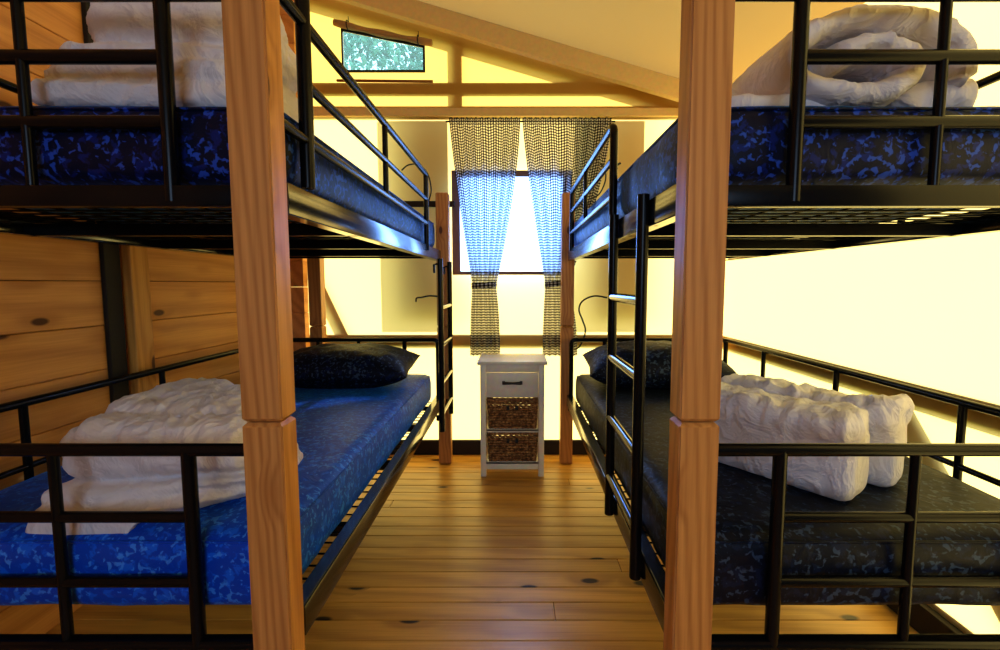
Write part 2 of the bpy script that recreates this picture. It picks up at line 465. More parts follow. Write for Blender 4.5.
# ------------------------------------------------------------------ bunk beds
W, L, N0 = 1.05, 2.0, .985
def bunk(side, x_in, label, guard):
    s = side
    root = thing('bunk_bed', label, 'bunk bed', (x_in, N0, 0), 0, 'black metal bunk beds with pine posts')
    X = lambda u: s * u
    def tb(b, pts, r, seg=12): tube(b, [(X(p[0]), p[1], p[2]) for p in pts], r, seg)
    # pine posts, stacked in two lengths
    for (u, y0) in ((.030 if s < 0 else .0275, -.0505), (W - .045, -.0505), (.0 if s > 0 else -.01, L + .052), (W - .205 if s < 0 else W - .08, L + .052)):
        for (z0, z1) in ((0.0, .949), (.951, 1.832)):
            b = bmesh.new()
            hd = .0312 if y0 < 0 else .0375; hx_ = .0415; box(b, X(u) - hx_, X(u) + hx_, y0 - hd, y0 + hd, z0, z1, .0, 1)
            es = [e for e in b.edges if abs(e.verts[0].co.z - e.verts[1].co.z) < 1e-4]
            bmesh.ops.bevel(b, geom=es, offset=.008, segments=1, affect='EDGES')
            es = [e for e in b.edges if abs(e.verts[0].co.z - e.verts[1].co.z) > .5]
            bmesh.ops.bevel(b, geom=es, offset=.003, segments=2, affect='EDGES')
            p = obj('post', b, M['post'], root, 30)
    R1, R2, RT = .0150, .0105, .0145
    # end frames of the lower bed
    for y0 in (0.0, L - .015):
        b = bmesh.new()
        top = arc((.024, y0, .863), (.024, y0, .4), (W, y0, .863), .03)
        top2 = arc((W, y0, .863), (0, y0, .863), (W, y0, .4), .03)
        tb(b, [(.024, y0, .39)] + list(top) + list(top2) + [(W, y0, .39)], RT)
        tb(b, [(.245, y0, .40), (.245, y0, .863)], R1)
        for u in (.55, .82): tb(b, [(u, y0, .40), (u, y0, .863)], .011)
        for z_ in (.705, .55): tb(b, [(.245, y0 + .002, z_), (W, y0 + .002, z_)], .0125)
        tb(b, [(.01, y0, .398), (W, y0, .398)], .015)
        obj('end_frame', b, M['metal'], root, 45)
    # end frame of the upper bed (near end only stands above the mattress)
    b = bmesh.new()
    top = arc((.026, 0, 1.835), (.026, 0, 1.4), (W, 0, 1.835), .03)
    top2 = arc((W, 0, 1.835), (0, 0, 1.835), (W, 0, 1.4), .03)
    tb(b, [(.026, 0, 1.41)] + list(top) + list(top2) + [(W, 0, 1.41)], RT)
    tb(b, [(.245, 0, 1.41), (.245, 0, 1.835)], R1)
    for u in (.545, .82): tb(b, [(u, 0, 1.41), (u, 0, 1.835)], .0105)
    for z_ in (1.71, 1.577): tb(b, [(.245, .002, z_), (W, .002, z_)], .0145)
    obj('end_frame', b, M['metal'], root, 45)
    for (zt, zb) in ((1.452, 1.385), (.49, .418)):
        # side rails: inner plate (L section) and wall-side plate
        for u0, inner in ((0.0, 1), (W, 0)):
            b = bmesh.new()
            box(b, X(u0 - .004), X(u0 + .004), .0 if inner else .0, L - .01, zb, zt, .0025, 2)
            uu = u0 + (.02 if inner else -.02)
            box(b, X(uu - .018), X(uu + .018), .0, L - .01, zb, zb + .006, .001, 1)
            if zt < 1:
                box(b, X(uu - .018), X(uu + .018), .0, L - .01, zt - .005, zt, .001, 1)
            obj('side_rail', b, M['plate'], root, 30)
        # end crossbars + slats
        for y0 in (.0, L - .02):
            b = bmesh.new()
            box(b, X(.004), X(W - .004), y0 - .012, y0 + .012, zb + .015 if zt > 1 else zb - .032, zt - .008 if zt > 1 else zb - .004, .002, 2)
            obj('end_rail', b, M['metal'], root, 30)
        for y0 in (.45, .98, 1.5):
            b = bmesh.new()
            box(b, X(.005), X(W - .005), y0 - .013, y0 + .013, zb - (0 if zt > 1 else .015), zb + (.038 if zt > 1 else .024), .002, 1)
            obj('slat', b, M['metal'], root, 30)
        b = bmesh.new()
        yy = .03 if zt > 1 else .16
        while yy < L - .03:
            zm = zb + (.047 if zt > 1 else .030); tube(b, [(X(.005), yy, zm), (X(W - .005), yy, zm)], .0028, 6); yy += .056
        u = .05
        while u < W:
            tube(b, [(X(u), .03 if zt > 1 else .16, zm + .003), (X(u), L - .02, zm + .003)], .0028, 6); u += .098
        # wooden-look steel straps across the inner strip
        obj('spring_mesh', b, M['metal'], root, 30)
    # wall side guards, lower
    for (a, c, rails, zb) in ((.0, L - .015, (.863, .66), .46), (.0, L - .6, (1.835, 1.70, 1.575), 1.43)):
        b = bmesh.new()
        for z_ in rails: tb(b, [(W, a, z_), (W, c, z_)], .0135 if z_ == rails[0] else .010)
        for f in (.2, .48, .77): tb(b, [(W, a + (c - a) * f, zb), (W, a + (c - a) * f, rails[0])], .0115)
        if rails[0] > 1: tb(b, [(W, c, zb), (W, c, rails[0])], .0125)
        obj('guard_rail', b, M['metal'], root, 45)
    # aisle guard on the upper bed
    a, c = guard
    b = bmesh.new()
    ug = .0
    near_round = a > .3
    zt = 1.835 if not near_round else 1.80
    if near_round:
        pts = [(ug, a, 1.44)] + list(arc((ug, a, zt), (ug, a, 1.4), (ug, c, zt), .05)) + list(arc((ug, c, zt), (ug, a, zt), (ug, c, 1.4), .02)) + [(ug, c, 1.44)]
        tb(b, pts, .0145)
        vs = ((a + c) / 2 + .05,)
    else:
        pts = [(ug, a - .05, zt)] + list(arc((ug, c, zt), (ug, a, zt), (ug, c, 1.4), .02)) + [(ug, c, 1.42)]
        tb(b, pts, .0135)
        tb(b, [(ug, a + .105, 1.46), (ug, a + .105, 2.02)], .0165)
        vs = (.76,)
    for z_ in (1.70, 1.57): tb(b, [(ug, a if near_round else (a - .05 if z_ < 1.6 else a + .105), z_ - (.02 if near_round else 0)), (ug, c, z_ - (.02 if near_round else 0))], .0115)
    for y0 in vs: tb(b, [(ug, y0, 1.56), (ug, y0, zt)], .0105)
    obj('guard_rail', b, M['metal'], root, 45)
    return root

XI_R, XI_L = .352, -.490
bunk(1, XI_R, 'black metal bunk bed with pine posts on the right, against the bright canvas wall', (.66, 1.84))
bunk(-1, XI_L, 'black metal bunk bed with pine posts on the left, against the wooden plank wall', (.0, 1.54))

def ladder(label, x, y0, y1, zt, zb, rungs, s):
    root = thing('bunk_ladder', label, 'ladder', (x, (y0 + y1) / 2, zb), 0, 'black ladders hooked on the upper bunks')
    h = (y1 - y0) / 2
    for sg in (-1, 1):
        b = bmesh.new(); tube(b, [(0, sg * h, 0), (0, sg * h, zt - zb)], .0155, 14)
        obj('upright', b, M['metal'], root, 45)
        b = bmesh.new()
        zz = zt - zb - .03
        tube(b, [(0, sg * h, zz), (s * .02, sg * h, zz + .0), (s * .034, sg * h, zz - .004), (s * .034, sg * h, zz - .05)], .006, 8)
        obj('hook', b, M['metal'], root, 45)
        b = bmesh.new()
        box(b, -.004, s * .032, sg * h - .012, sg * h + .012, .50 - zb + .38 - .43, .50 - zb + .41 - .43, .002)
        obj('bracket', b, M['metal'], root, 45)
    for z_ in rungs:
        b = bmesh.new()
        tube(b, [(0, -h, z_ - zb), (0, h, z_ - zb)], .0145, 14)
        obj('rung', b, M['rung'], root, 45)
ladder('black ladder with four rungs hooked on the upper bunk at right, near the front post', XI_R - .02, 1.185, 1.53, 1.465, .425, (1.19, .985, .775, .565), 1)
ladder('black ladder hooked on the far end of the upper bunk at left', XI_L + .07, 2.54, 2.90, 1.375, .385, (1.10, .885, .67, .49), -1)

# ------------------------------------------------------------------ mattresses, pillows, duvets
def softbox(w, l, h, r=.045, nx=26, ny=44, nz=6, amp=.004, seed=0, sidefold=0.0):
    """rounded, slightly puffy box centred in x,y with its base at z=0"""
    b = bmesh.new()
    bmesh.ops.create_cube(b, size=1)
    bmesh.ops.subdivide_edges(b, edges=[e for e in b.edges if abs(e.verts[0].co.x - e.verts[1].co.x) > .5], cuts=nx, use_grid_fill=True)
    bmesh.ops.subdivide_edges(b, edges=[e for e in b.edges if abs(e.verts[0].co.y - e.verts[1].co.y) > .5], cuts=ny, use_grid_fill=True)
    bmesh.ops.subdivide_edges(b, edges=[e for e in b.edges if abs(e.verts[0].co.z - e.verts[1].co.z) > .5], cuts=nz, use_grid_fill=True)
    H = Vector((w / 2, l / 2, h / 2))
    sd = Vector((seed * 7.7, seed * 3.1, seed * 1.3))
    for v in b.verts:
        p = Vector((v.co.x * w, v.co.y * l, v.co.z * h))
        q = Vector(max(-(H[i] - r), min(H[i] - r, p[i])) for i in range(3))
        d = p - q
        if d.length > 1e-6:
            # project onto the rounded surface
            m = max(abs(d.x), abs(d.y), abs(d.z))
            if m > 1e-6: p = q + d.normalized() * r
        cx, cy = abs(p.x) / (w / 2), abs(p.y) / (l / 2)
        if p.z > 0: p.z += .006 * (1 - cx ** 4) * (1 - cy ** 4)
        nn = fbm(p * 6 + sd, 3)
        p += Vector((d.x, d.y, max(d.z, 0))).normalized() * nn * amp if d.length > 1e-6 else Vector((0, 0, 0))
        if sidefold and abs(d.x) + abs(d.y) > .5 * r:
            k = noise.noise(Vector((p.x * 14 + p.y * 14, p.z * 3, seed)))
            p += Vector((d.x, d.y, 0)).normalized() * k * sidefold if (abs(d.x) + abs(d.y)) > 1e-6 else Vector((0, 0, 0))
        p.z += h / 2
        v.co = p
    return b

def mattress(label, xin, s, z0, h, mat, u0=.055, u1=.035, sf=.004, seed=0):
    w = W - u0 - u1; l = L - .07
    root = thing('mattress', label, 'mattress', (xin + s * (u0 + w / 2), N0 + .022 + l / 2, z0), 0, 'blue patterned mattresses on the bunks')
    b = softbox(w, l, h, sidefold=sf, seed=seed)
    obj('cover', b, mat, root, 'all')
    b = bmesh.new()
    r = .03
    hw, hl = w / 2 - .010, l / 2 - .010
    pts = []
    for (sx, sy, a0) in ((1, 1, 0), (-1, 1, pi / 2), (-1, -1, pi), (1, -1, 3 * pi / 2)):
        for i in range(5):
            a = a0 + i * pi / 8
            pts.append((sx * (hw - r) + r * cos(a) * 1.1, sy * (hl - r) + r * sin(a) * 1.1, h - .018))
    pts.append(pts[0])
    tube(b, pts, .0035, 6, cap=False)
    obj('piping', b, mat, root, 'all')
mattress('flecked mattress with blue window light in its colour, on the lower left bunk, under the crumpled duvet', XI_L, -1, .455, .192, M['litmat'], u0=.06, seed=1)
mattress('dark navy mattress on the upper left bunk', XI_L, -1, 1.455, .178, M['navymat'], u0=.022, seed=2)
mattress('navy mattress with shade in its colour, on the lower right bunk, under the white bedding', XI_R, 1, .455, .192, M['shadedmat'], u0=.045, seed=3)
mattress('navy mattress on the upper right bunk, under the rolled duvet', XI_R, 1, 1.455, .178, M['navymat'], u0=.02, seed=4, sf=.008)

def pillow(label, loc, w, d, h, rot, tilt, mat, seed=0):
    root = thing('pillow', label, 'pillow', loc, rot)
    b = bmesh.new(); nx, ny = 44, 30
    top, bot = [], []
    for i in range(nx + 1):
        rt, rb = [], []
        for j in range(ny + 1):
            u, v = -1 + 2 * i / nx, -1 + 2 * j / ny
            e = (max(0, 1 - abs(u) ** 2.6) * max(0, 1 - abs(v) ** 2.6)) ** .55
            # pinched edges between corners
            x = w / 2 * u * (1 - .06 * (1 - v * v) * 0 - .05 * (1 - abs(v)) * abs(u))
            yv = d / 2 * v * (1 - .05 * (1 - abs(u)) * abs(v))
            wr = noise.noise(Vector((u * 3.2, v * 3.2, seed))) * .012 + noise.noise(Vector((u * 8, v * 4, seed + 9))) * .006
            rt.append(b.verts.new((x, yv, h * .56 * e + wr * e + h * .42)))
            if i in (0, nx) or j in (0, ny): rb.append(rt[-1])
            else: rb.append(b.verts.new((x, yv, h * .42 - h * .42 * min(1, e * 1.25))))
        top.append(rt); bot.append(rb)
    for i in range(nx):
        for j in range(ny):
            b.faces.new((top[i][j], top[i + 1][j], top[i + 1][j + 1], top[i][j + 1]))
            vs = (bot[i][j + 1], bot[i + 1][j + 1], bot[i + 1][j], bot[i][j])
            if len(set(vs)) == 4 and not b.faces.get(vs):
                try: b.faces.new(vs)
                except ValueError: pass
    b.transform(Matrix.Rotation(tilt, 4, 'X'))
    mz = min(v.co.z for v in b.verts)
    b.transform(Matrix.Translation((0, 0, -mz)))
    obj('case', b, mat, root, 'all')
    return root
ZM = .648
pillow('dark flecked pillow at the far end of the lower left bunk', (-.995, 2.62, ZM), .80, .44, .215, .03, .12, M['navypil'], 1)
pillow('dark flecked pillow at the far end of the lower right bunk', (.815, 2.60, ZM), .80, .44, .235, -.05, .12, M['navypil'], 5)

def wrinkle(p, sd, stretch, amp, ridge=.6, f=7):
    q = Vector((p.x * stretch[0], p.y * stretch[1], p.z * stretch[2])) + sd
    wv = Vector((noise.noise(q * 1.3 + Vector((9, 0, 0))), noise.noise(q * 1.3 + Vector((0, 9, 0))), noise.noise(q * 1.3 + Vector((0, 0, 9)))))
    q = q * f + wv * 2.4
    a = 1 - abs(noise.noise(q)) * 2.6
    c = 1 - abs(noise.noise(q * 2.2 + Vector((5, 5, 5)))) * 2.4
    g2 = noise.noise(q * .45) * .8
    return amp * (ridge * a + .35 * c + g2 * .7 - .4)

def remeshed(bms, voxel, smooth_it=4):
    """union of closed meshes -> one skin"""
    me = bpy.data.meshes.new('tmp'); bms.to_mesh(me); bms.free()
    o = bpy.data.objects.new('tmp', me); COL.objects.link(o)
    m = o.modifiers.new('r', 'REMESH'); m.mode = 'VOXEL'; m.voxel_size = voxel; m.adaptivity = 0
    s = o.modifiers.new('s', 'SMOOTH'); s.factor = .5; s.iterations = smooth_it
    dg = bpy.context.evaluated_depsgraph_get(); dg.update()
    ev = o.evaluated_get(dg); me2 = bpy.data.meshes.new_from_object(ev)
    b = bmesh.new(); b.from_mesh(me2)
    bpy.data.objects.remove(o, do_unlink=True); bpy.data.meshes.remove(me); bpy.data.meshes.remove(me2)
    b.normal_update()
    return b

def blob(bm, c, h, r, rot=0, tilt=0, n=14, roll=0):
    """rounded box, centre c, half sizes h"""
    t = bmesh.new(); bmesh.ops.create_cube(t, size=2)
    bmesh.ops.subdivide_edges(t, edges=t.edges[:], cuts=n, use_grid_fill=True)
    Hh = Vector(h)
    for v in t.verts:
        p = Vector((v.co.x * Hh.x, v.co.y * Hh.y, v.co.z * Hh.z))
        rr = min(r, Hh.x * .98, Hh.y * .98, Hh.z * .98)
        q = Vector(max(-(Hh[i] - rr), min(Hh[i] - rr, p[i])) for i in range(3))
        d = p - q
        if d.length > 1e-6: p = q + d.normalized() * rr
        v.co = p
    t.transform(Matrix.Translation(c) @ Matrix.Rotation(rot, 4, 'Z') @ Matrix.Rotation(tilt, 4, 'X') @ Matrix.Rotation(roll, 4, 'Y'))
    me = bpy.data.meshes.new('t'); t.to_mesh(me); t.free(); bm.from_mesh(me); bpy.data.meshes.remove(me)

def duvet(label, loc, b, mat, sd, stretch, amp, floor_z=0.0, f=7, drape=None, ridge=.6, local=None, name='duvet'):
    root = tag(obj_from_wrinkled(name, b, mat, sd, stretch, amp, floor_z, f, drape, ridge, local), label, name if name != 'duvet' else 'duvet')
    root.location = loc
    return root
def obj_from_wrinkled(name, b, mat, sd, stretch, amp, floor_z, f, drape, ridge, local):
    sdv = Vector((sd * 3.3, sd * 1.9, sd * 5.1))
    offs = []
    for v in b.verts:
        a = amp
        if local: a *= local(v.co)
        dn = wrinkle(v.co, sdv, stretch, a, ridge, f)
        if v.co.z < floor_z + .01: dn *= .2
        offs.append(v.normal * dn)
    for v, o_ in zip(b.verts, offs):
        v.co += o_
        if v.co.z < floor_z: v.co.z = floor_z + (v.co.z - floor_z) * .05
        if drape: v.co = drape(v.co)
    return obj(name, b, mat, None, 'all')

# lower left : folded, crumpled duvet; local origin on the mattress top at its near edge
b = bmesh.new()
blob(b, (-.905, .215, .021), (.270, .230, .023), .022, n=18)
blob(b, (-.905, .26, .062), (.255, .20, .024), .023, rot=-.04, n=18)
blob(b, (-.915, .30, .155), (.240, .205, .080), .068, rot=.02, tilt=-.03, n=18)
blob(b, (-.920, .35, .215), (.210, .15, .050), .046, rot=-.08, tilt=.06, roll=.05, n=18)
for v in b.verts:      # the lower layers are skewed: their front hem runs back towards the aisle
    wgt = max(0, 1 - v.co.z / .13) * max(0, 1 - v.co.y / .5)
    v.co.y += max(0, v.co.x + 1.02) * .75 * wgt
    if v.co.x > -.95: v.co.x -= max(0, v.co.y - .12) * .19
b = remeshed(b, .0095, 1)
def drape_ll(p):
    # the lowest layer slips over the near edge of the mattress
    ed = .065
    if p.y < ed and p.z < .07:
        o_ = ed - p.y
        return Vector((p.x, ed - min(o_, .014) - o_ * .25, p.z - o_ * 2.0))
    return p
duvet('crumpled white duvet folded in layers on the lower left bunk', (0, N0, ZM), b, M['duvet'], 1.3, (1.9, .8, 1.0), .0085, floor_z=.002, f=15, drape=drape_ll, ridge=.8, local=lambda p: .55 + .75 * min(1, max(0, (p.z - .1) / .1)))

# upper left : folded duvet with a puffy top
b = bmesh.new()
blob(b, (-.875, .24, .030), (.235, .20, .034), .032, rot=.05)
blob(b, (-.865, .25, .085), (.225, .19, .034), .032, rot=-.03)
blob(b, (-.86, .26, .130), (.215, .185, .034), .033, rot=.02)
blob(b, (-.835, .27, .225), (.20, .18, .085), .08, rot=.0)
blob(b, (-.82, .29, .31), (.17, .15, .06), .058, rot=.3)
b = remeshed(b, .0095, 1)
duvet('white duvet folded in a tall puffy pile on the upper left bunk', (0, N0 + .02, 1.634), b, M['duvet'], 4.1, (.9, .8, 2.0), .008, floor_z=.002, f=14, ridge=.7)

# upper right : thick duvet rolled up, its spiral end facing the camera
def rolled():
    b = bmesh.new()
    pts = []
    T = 2 * pi * 1.6
    n = 200
    for i in range(n + 1):
        t = i / n
        a = pi * 3.12 - T * (1 - t)
        rx = .045 + .185 * t; rz = .022 + .098 * t
        pts.append(Vector((-rx * cos(a), 0, rz * sin(a))))
    mz = min(p.z for p in pts)
    for p in pts: p.z -= mz
    m = 40; rings = []
    for i, p in enumerate(pts):
        t = (pts[min(i + 1, n)] - pts[max(i - 1, 0)]).normalized()
        nn = Vector((-t.z, 0, t.x))
        th = .031 * (.75 + .25 * sin(min(1, i / 20) * pi / 2)) + .005 * noise.noise(Vector((i * .14, 0, 3)))
        hw = .19 + .012 * noise.noise(Vector((i * .08, 4, 3)))
        if i < 3 or i > n - 3: th *= .55; hw *= .95
        ring = []
        for j in range(m):
            a = 2 * pi * j / m
            ca, sa = cos(a), sin(a)
            cx = abs(ca) ** .75 * (1 if ca > 0 else -1); sx = abs(sa) ** .55 * (1 if sa > 0 else -1)
            ring.append(b.verts.new(p + nn * th * cx + Vector((0, hw * sx, 0))))
        rings.append(ring)
    for i in range(n):
        for j in range(m):
            b.faces.new((rings[i][j], rings[i][(j + 1) % m], rings[i + 1][(j + 1) % m], rings[i + 1][j]))
    b.faces.new(rings[0][::-1]); b.faces.new(rings[-1])
    bmesh.ops.recalc_face_normals(b, faces=b.faces)
    return b
b = rolled()
b.transform(Matrix.Translation((.0, .0, .033)))
blob(b, (-.14, .02, .022), (.16, .17, .022), .02, rot=.0, n=30)
blob(b, (.225, .0, .04), (.09, .15, .04), .04, rot=-.2, n=30)
b.normal_update()
duvet('thick white duvet rolled into a spiral on the upper right bunk', (.80, N0 + .25, 1.636), b, M['duvet'], 7.7, (1.2, .9, 1.2), .0065, floor_z=.002, f=11, ridge=.7)

# lower right : two soft white bundles standing side by side
def bundle(label, loc, h, rot, sd, tilt=0, extra=None):
    b = bmesh.new()
    blob(b, (0, 0, h[2]), h, .034, tilt=tilt, n=18)
    if extra: extra(b)
    b = remeshed(b, .0095, 2)
    b.normal_update()
    hz = h[2] * 2
    mx = max(v.co.z for v in b.verts)
    for v in b.verts:
        # puff the faces, pinch the corners
        ux, uy, uz = v.co.x / h[0], v.co.y / h[1], (v.co.z - h[2]) / h[2]
        v.co.y += .016 * (1 if uy > 0 else -1) * max(0, 1 - ux * ux) * max(0, 1 - uz * uz) * min(1, abs(uy) * 1.5)
        v.co.z += .02 * noise.noise(Vector((v.co.x * 6, v.co.y * 6, sd))) * max(0, uz)
        v.co.z += .02 * abs(ux) ** 6 * max(0, uz) 
    o = duvet(label, loc, b, M['duvetblue'], sd, (1.5, 1.0, .55), .011, floor_z=.0, f=11, ridge=.7, name='pillow',
              local=lambda p: 1.5 if p.z > hz * .72 else .45)
    o.rotation_euler = (0, 0, rot)
    return o
ang = math.atan2(1.145 - 1.50, .87 - .60)
bundle('plump white pillow standing on edge on the lower right bunk, nearest the footboard', (.80, 1.37, ZM), (.235, .085, .118), ang, 2.2)
bundle('wrinkled white pillow standing behind the nearer white pillow on the lower right bunk', (.955, 1.46, ZM), (.255, .075, .122), ang + .03, 8.4)

# ------------------------------------------------------------------ bedside cabinet
cx, cy = -.017, 2.80
t = thing('bedside_cabinet', 'small white bedside cabinet with one drawer and two basket shelves', 'cabinet', (cx, cy, 0))
w2_, dp, ht = .203, .29, .75
for sx in (-1, 1):
    for yy in (0, dp - .035):
        b = bmesh.new(); xa = sx * w2_; box(b, xa, xa - sx * .036, yy, yy + .035, 0, ht - .022, .003); obj('leg', b, M['white'], t, 30)
    for zz in (.085, .298):
        b = bmesh.new(); box(b, sx * (w2_ - .006), sx * (w2_ - .024), .036, dp - .036, zz, zz + .03, .001); obj('side_bar', b, M['white'], t, 30)
    b = bmesh.new()
    box(b, sx * (w2_ - .006), sx * (w2_ - .018), .036, dp - .036, .53, ht - .022, .001)
    obj('side_panel', b, M['white'], t, 30)
b = bmesh.new(); box(b, -w2_ - .017, w2_ + .017, -.018, dp + .01, ht - .022, ht, .004); obj('top', b, M['white'], t, 30)
b = bmesh.new(); box(b, -w2_ + .036, w2_ - .036, .004, .02, ht - .072, ht - .022, .001); obj('apron', b, M['white'], t, 30)
b = bmesh.new(); box(b, -w2_ + .038, w2_ - .038, .001, .02, ht - .222, ht - .075, .003)
dr = obj('drawer', b, M['white'], t, 30)
b = bmesh.new(); tube(b, [(-.055, .0, ht - .139), (-.055, -.02, ht - .137), (0, -.026, ht - .136), (.055, -.02, ht - .137), (.055, 0, ht - .139)], .0075, 8)
for sx in (-1, 1): box(b, sx * .055 - .009, sx * .055 + .009, -.006, .001, ht - .149, ht - .127, .002)
obj('handle', b, M['handle'], dr, 45)
for zz, hh in ((.298, .022), (.083, .05)):
    b = bmesh.new(); box(b, -w2_ + .036, w2_ - .036, .004, dp - .006, zz, zz + .014, .001)
    box(b, -w2_ + .036, w2_ - .036, .004, .02, zz - hh + .014, zz + .012, .001)
    obj('shelf', b, M['white'], t, 30)
b = bmesh.new(); box(b, -w2_ + .036, w2_ - .036, .02, dp - .04, ht - .236, ht - .225, .001); obj('divider', b, M['white'], t, 30)

def basket(label, z0, h):
    r = thing('wicker_basket', label, 'basket', (cx, cy + .015, z0), 0, 'brown wicker baskets in the bedside cabinet')
    W2, D2 = .155, .25
    b = bmesh.new()
    # woven rows: each row a wavy strand around the rectangle
    rows = int(h / .0155)
    per = []
    def pt(s):
        s = s % 4
        if s < 1: return (-W2 + 2 * W2 * s, 0)
        if s < 2: return (W2, D2 * (s - 1))
        if s < 3: return (W2 - 2 * W2 * (s - 2), D2)
        return (-W2, D2 - D2 * (s - 3))
    for k in range(rows):
        zz = .007 + k * (h - .014) / max(1, rows - 1)
        pts = []
        n = 132
        for i in range(n + 1):
            s = 4 * i / n
            x, yv = pt(s)
            ph = cos(pi * (i / n * 66) + pi * k)
            side = int(s) % 4
            nx, ny = ((0, -1), (1, 0), (0, 1), (-1, 0))[side]
            taper = .93 + .07 * zz / h
            pts.append((x * taper + nx * ph * .004, yv + ny * ph * .004, zz + .0015 * noise.noise(Vector((i, k, z0 * 9)))))
        tube(b, pts, .0078, 8, cap=False)
    obj('weave', b, M['wicker'], r, 'all')
    b = bmesh.new()
    n = 80; pts = [(pt(4 * i / n)[0], pt(4 * i / n)[1], h + .003 * sin(i * 2.4)) for i in range(n + 1)]
    tube(b, pts, .009, 8, cap=False)
    obj('rim', b, M['wicker'], r, 'all')
    b = bmesh.new(); box(b, -W2 + .005, W2 - .005, .004, D2 - .004, 0, .008); obj('base', b, M['wicker'], r)
    for sx in (-.028, .028):
        b = bmesh.new(); box(b, sx - .009, sx + .009, -.016, -.006, h - .062, h - .036, .002)
        obj('handle_hole_shade', b, M['cable'], r)  # solid black block painting the shade inside a handle opening
basket('brown wicker basket on the upper shelf of the white cabinet', .313, .185)
basket('brown wicker basket on the lower shelf of the white cabinet', .098, .185)

# ------------------------------------------------------------------ curtains
def curtain(label, xt0, xt1, xw0, xw1, xb0, xb1, ztop, ztie, zbot, seed, y0=3.145):
    root = thing('curtain', label, 'curtain', ((xt0 + xt1) / 2, y0, zbot), 0, 'gingham curtains at the window')
    ox, oz = root.location.x, zbot
    NU, NV = 220, 110
    b = bmesh.new(); uvl = b.loops.layers.uv.new('UVMap')
    fullw = (xt1 - xt0) * 1.25
    grid = []
    for j in range(NV + 1):
        z = ztop + (zbot - ztop) * j / NV
        if z > ztie:
            k = (ztop - z) / (ztop - ztie)
            e = k ** 1.25
            a, c = xt0 + (xw0 - xt0) * e, xt1 + (xw1 - xt1) * (k ** 1.55)
            amp = .014 + .024 * k * (1 - k) * 2 + .006 * k
        else:
            k = (ztie - z) / (ztie - zbot)
            e = 1 - (1 - k) ** 2.2
            a, c = xw0 + (xb0 - xw0) * e, xw1 + (xb1 - xw1) * e
            amp = .014 + .006 * k
        row = []
        for i in range(NU + 1):
            u = i / NU
            uu = u + .03 * sin(u * 9 + seed + (ztop - z) * 1.2) * sin(pi * u)
            x = a + (c - a) * uu
            npl = 7
            yy = amp * sin(2 * pi * npl * u + seed + 1.2 * sin((ztop - z) * 2 + seed)) + amp * .18 * sin(2 * pi * 2.6 * npl * u + seed * 3 + z * 2)
            if z > ztop - .045: yy = .006 * sin(2 * pi * 24 * u) + (0.0)
            row.append(b.verts.new((x - ox, yy, z - oz + (.003 * sin(2 * pi * 13 * u) if j == 0 else 0))))
        grid.append(row)
    for j in range(NV):
        for i in range(NU):
            f = b.faces.new((grid[j][i], grid[j + 1][i], grid[j + 1][i + 1], grid[j][i + 1]))
            for lp, (jj, ii) in zip(f.loops, ((j, i), (j + 1, i), (j + 1, i + 1), (j, i + 1))):
                lp[uvl].uv = (fullw * ii / NU, (ztop - zbot) * jj / NV)
    obj('drape', b, M['gingham'], root, 'all')
    # tieback
    b = bmesh.new(); uvl = b.loops.layers.uv.new('UVMap')
    hw = (xw1 - xw0) / 2 + .006; mx = (xw0 + xw1) / 2 - ox
    n = 36; R = []
    for j in range(3):
        R.append([b.verts.new((mx + hw * cos(2 * pi * i / n), .026 * sin(2 * pi * i / n), ztie - oz + (.02 - .02 * j) + .006 * cos(2 * pi * i / n))) for i in range(n)])
    for j in range(2):
        for i in range(n):
            f = b.faces.new((R[j][i], R[j + 1][i], R[j + 1][(i + 1) % n], R[j][(i + 1) % n]))
            for lp, (jj, ii) in zip(f.loops, ((j, i), (j + 1, i), (j + 1, i + 1), (j, i + 1))):
                lp[uvl].uv = (.35 * ii / n, .02 * jj)
    obj('tieback', b, M['gingham'], root, 'all')
curtain('black and white gingham curtain tied back at the left of the window', -.447, .036, -.298, -.132, -.315, -.105, 2.355, 1.225, .73, .7)
curtain('black and white gingham curtain tied back at the right side of the window', .05, .655, .212, .37, .196, .44, 2.355, 1.235, .73, 2.9)
bm = bmesh.new(); tube(bm, [(-.47, 3.158, 2.335), (.68, 3.158, 2.335)], .006, 8)
tag(obj('curtain_wire', bm, M['dark'], None, 'all'), 'thin dark wire carrying the gingham curtains under the ledge', 'curtain wire')

# ------------------------------------------------------------------ small fittings
def cable(name, label, cat, pts, r=.004, mat='cable'):
    b = bmesh.new()
    P = [Vector(p) for p in pts]; out = []
    for i in range(len(P) - 1):
        p0, p1, p2, p3 = P[max(i - 1, 0)], P[i], P[i + 1], P[min(i + 2, len(P) - 1)]
        for k in range(6):
            t_ = k / 6
            out.append(.5 * ((2 * p1) + (p2 - p0) * t_ + (2 * p0 - 5 * p1 + 4 * p2 - p3) * t_ ** 2 + (3 * p1 - p0 - 3 * p2 + p3) * t_ ** 3))
    out.append(P[-1])
    base = out[0].copy()
    tube(b, [q - base for q in out], r, 8)
    o = obj(name, b, M[mat], None, 'all'); o.location = base
    return tag(o, label, cat)
cable('lamp_cable', 'black cable looping from behind the ladder to the headboard of the lower right bunk', 'cable',
      [(.60, 2.93, 1.145), (.52, 2.96, 1.155), (.45, 3.0, 1.12), (.43, 3.02, 1.06), (.455, 3.02, .99), (.475, 3.02, .92), (.45, 3.03, .83), (.41, 3.04, .79), (.37, 3.10, .80)], .0055)
cable('reading_lamp', 'small black gooseneck reading lamp by the left upper bunk', 'lamp',
      [(-.735, 2.99, 1.97), (-.70, 3.02, 2.01), (-.64, 3.05, 2.02), (-.585, 3.08, 1.97), (-.57, 3.12, 1.87), (-.60, 3.155, 1.79)], .0045)
